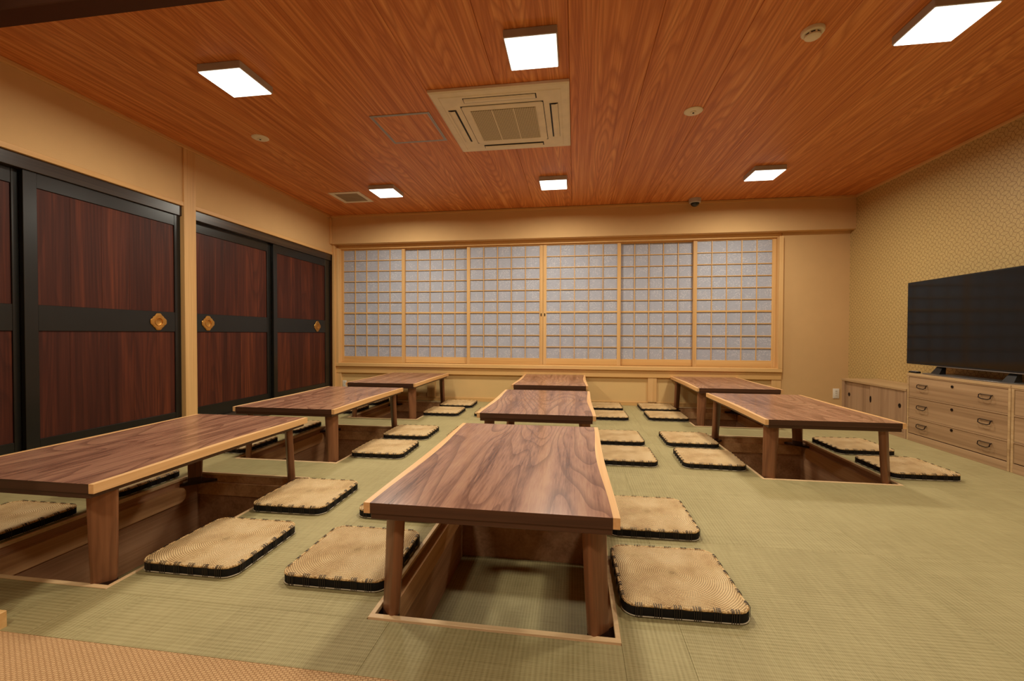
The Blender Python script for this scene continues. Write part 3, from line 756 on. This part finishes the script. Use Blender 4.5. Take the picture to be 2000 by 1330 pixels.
# drawer chests
def chest(y0, y1, label, cx=None):
    t = thing('drawer_chest', label, 'chest of drawers', (XC, (y0+y1)/2, 0), 'wooden drawer chests under the television')
    p = lambda nm, d, mt, par=t, bev=.0015: bobj(nm, d, mt, par, bev)
    p('carcass', (XC+.022, XR-.004, y0+.001, y1-.001, 0, .570), M['paulownia'])
    p('top_board', (XC-.002, XR-.004, y0, y1, .570, .590), M['paulownia_top'])
    p('frame_stile', (XC, XC+.022, y0, y0+.018, 0, .570), M['paulownia_top']); p('frame_stile', (XC, XC+.022, y1-.018, y1, 0, .570), M['paulownia_top'])
    zs = [.065, .208, .388, .568]; FR = M['paulownia']
    p('base_rail', (XC, XC+.022, y0+.018, y1-.018, 0, .062), M['paulownia'])
    for a, b in zip(zs, zs[1:]):
        d = p('drawer', (XC+.003, XC+.022, y0+.020, y1-.020, a+.003, b-.009), M['paulownia'], t, .002)
        p('frame_rail', (XC, XC+.022, y0+.018, y1-.018, b-.008, b+.002) if b < .5 else (XC, XC+.022, y0+.018, y1-.018, b-.008, .570), FR)
        dc = Vector((XC+.0125, (y0+y1)/2, (a+b-.006)/2)); zc = (a+b)/2+.012
        for yy in (y0+.17*(y1-y0)/.9, y1-.17*(y1-y0)/.9):
            bm = bmesh.new(); w_ = .044
            pts = [(-.002, w_, .012), (-.014, w_+.003, .008), (-.018, w_+.001, -.012), (-.018, w_-.02, -.020), (-.018, -w_+.02, -.020), (-.018, -w_-.001, -.012), (-.014, -w_-.003, .008), (-.002, -w_, .012)]
            tube(bm, pts, .0034, 6); tube(bm, [(-.006, w_, .011), (-.006, -w_, .011)], .0026, 6)
            hd = obj('drawer_handle', mesh('drawer_handle', bm, M['iron'], True), d, Vector((XC+.003, yy, zc))-dc)
        bm = bmesh.new(); n = 16
        loft(bm, [[(-h_, r_*math.cos(2*PI*i/n), r_*math.sin(2*PI*i/n)) for i in range(n)] for r_, h_ in ((.011, 0), (.011, .004), (.006, .005), (.005, .003))])
        obj('lock_plate', mesh('lock_plate', bm, M['iron'], True), d, Vector((XC+.003, (y0+y1)/2, (a+b)/2+.045))-dc)
chest(3.355, 4.268, 'wooden chest of three drawers in full view under the television')
chest(2.440, 3.350, 'wooden drawer chest cut off by the right edge of the photo')

# television
TX = 3.05
tv = thing('television', 'large black flat television on silver stand against gold wallpaper', 'television', (TX, 3.81, .590))
def tp(nm, d, mt, par=tv, bev=.002): return bobj(nm, d, mt, par, bev)
y0, y1, z0, z1 = 3.155, 4.462, .664, 1.408
body = tp('bezel', (TX, TX+.018, y0, y1, z0, z1), M['black_plastic'])
tp('screen', (TX-.0012, TX, y0+.010, y1-.010, z0+.014, z1-.010), M['screen'], tv, 0)
tp('back_housing', (TX+.018, TX+.055, y0+.15, y1-.15, z0+.02, z0+.42), M['black_plastic'], tv, .01)
tp('chin_strip', (TX-.004, TX+.004, y0+.18, y1-.34, z0-.006, z0+.001), M['silver'])
for yy in (3.50, 4.12):
    bm = bmesh.new(); c0 = Vector((TX, 3.81, .590))
    loft(bm, [[(TX+.02-c0.x, yy-.028-c0.y, .07), (TX+.045-c0.x, yy-.028-c0.y, .07), (TX+.045-c0.x, yy+.028-c0.y, .07), (TX+.02-c0.x, yy+.028-c0.y, .07)],
              [(TX-.02-c0.x, yy-.045-c0.y, .006), (TX+.03-c0.x, yy-.045-c0.y, .006), (TX+.03-c0.x, yy+.045-c0.y, .006), (TX-.02-c0.x, yy+.045-c0.y, .006)]])
    obj('stand_leg', mesh('stand_leg', bm, M['black_plastic']), tv)
bm = bmesh.new(); n = 40
def el(s, z): return [(.012+.105*s*math.copysign(abs(math.cos(a))**.7, math.cos(a)), .43*s*math.copysign(abs(math.sin(a))**.55, math.sin(a)), z) for a in [2*PI*i/n for i in range(n)]]
loft(bm, [el(.985, 0), el(1, .002), el(1, .006), el(.985, .008)]); obj('stand_base', mesh('stand_base', bm, M['silver'], True), tv)
rm = thing('remote_control', 'small black remote control on the chest left of the television stand', 'remote control', (2.995, 4.225+.06, .590))
bm = bmesh.new(); box(bm, -.02, .02, -.045, .045, 0, .016, .004, 2); obj('case', mesh('case', bm, M['black_plastic'], True), rm)
bm = bmesh.new()
for i in range(3):
    for j in range(5): box(bm, -.014+i*.010, -.008+i*.010, -.035+j*.014, -.028+j*.014, .016, .0175)
o = obj('keypad', mesh('keypad', bm, M['fixture']), rm)

# outlets
def outlet(cx, cz, lab, w_=.07, h_=.12, y=YW):
    t = thing('wall_outlet', lab, 'outlet', (cx, y, cz), 'white wall outlets')
    bm = bmesh.new(); box(bm, -w_/2, w_/2, -.008, 0, -h_/2, h_/2, .003, 2); obj('cover_plate', mesh('cover_plate', bm, M['outlet'], True), t)
    bm = bmesh.new(); box(bm, -.013, .013, -.010, -.008, -h_*.36, h_*.36, .001); f_ = obj('socket_insert', mesh('socket_insert', bm, M['outlet']), t)
    for k in (-1, 0, 1):
        bm = bmesh.new()
        for s in (-.0055, .0055): box(bm, s-.0012, s+.0012, -.0106, -.0099, k*h_*.22-.006, k*h_*.22+.006)
        obj('socket_slots', mesh('socket_slots', bm, M['dark_slot']), f_)
outlet(3.155, .212, 'white wall outlet on the far wall left of the low cabinet')
outlet(-3.262, .205, 'small white wall outlet in the far left corner above the table', .06, .10, YW+.012)
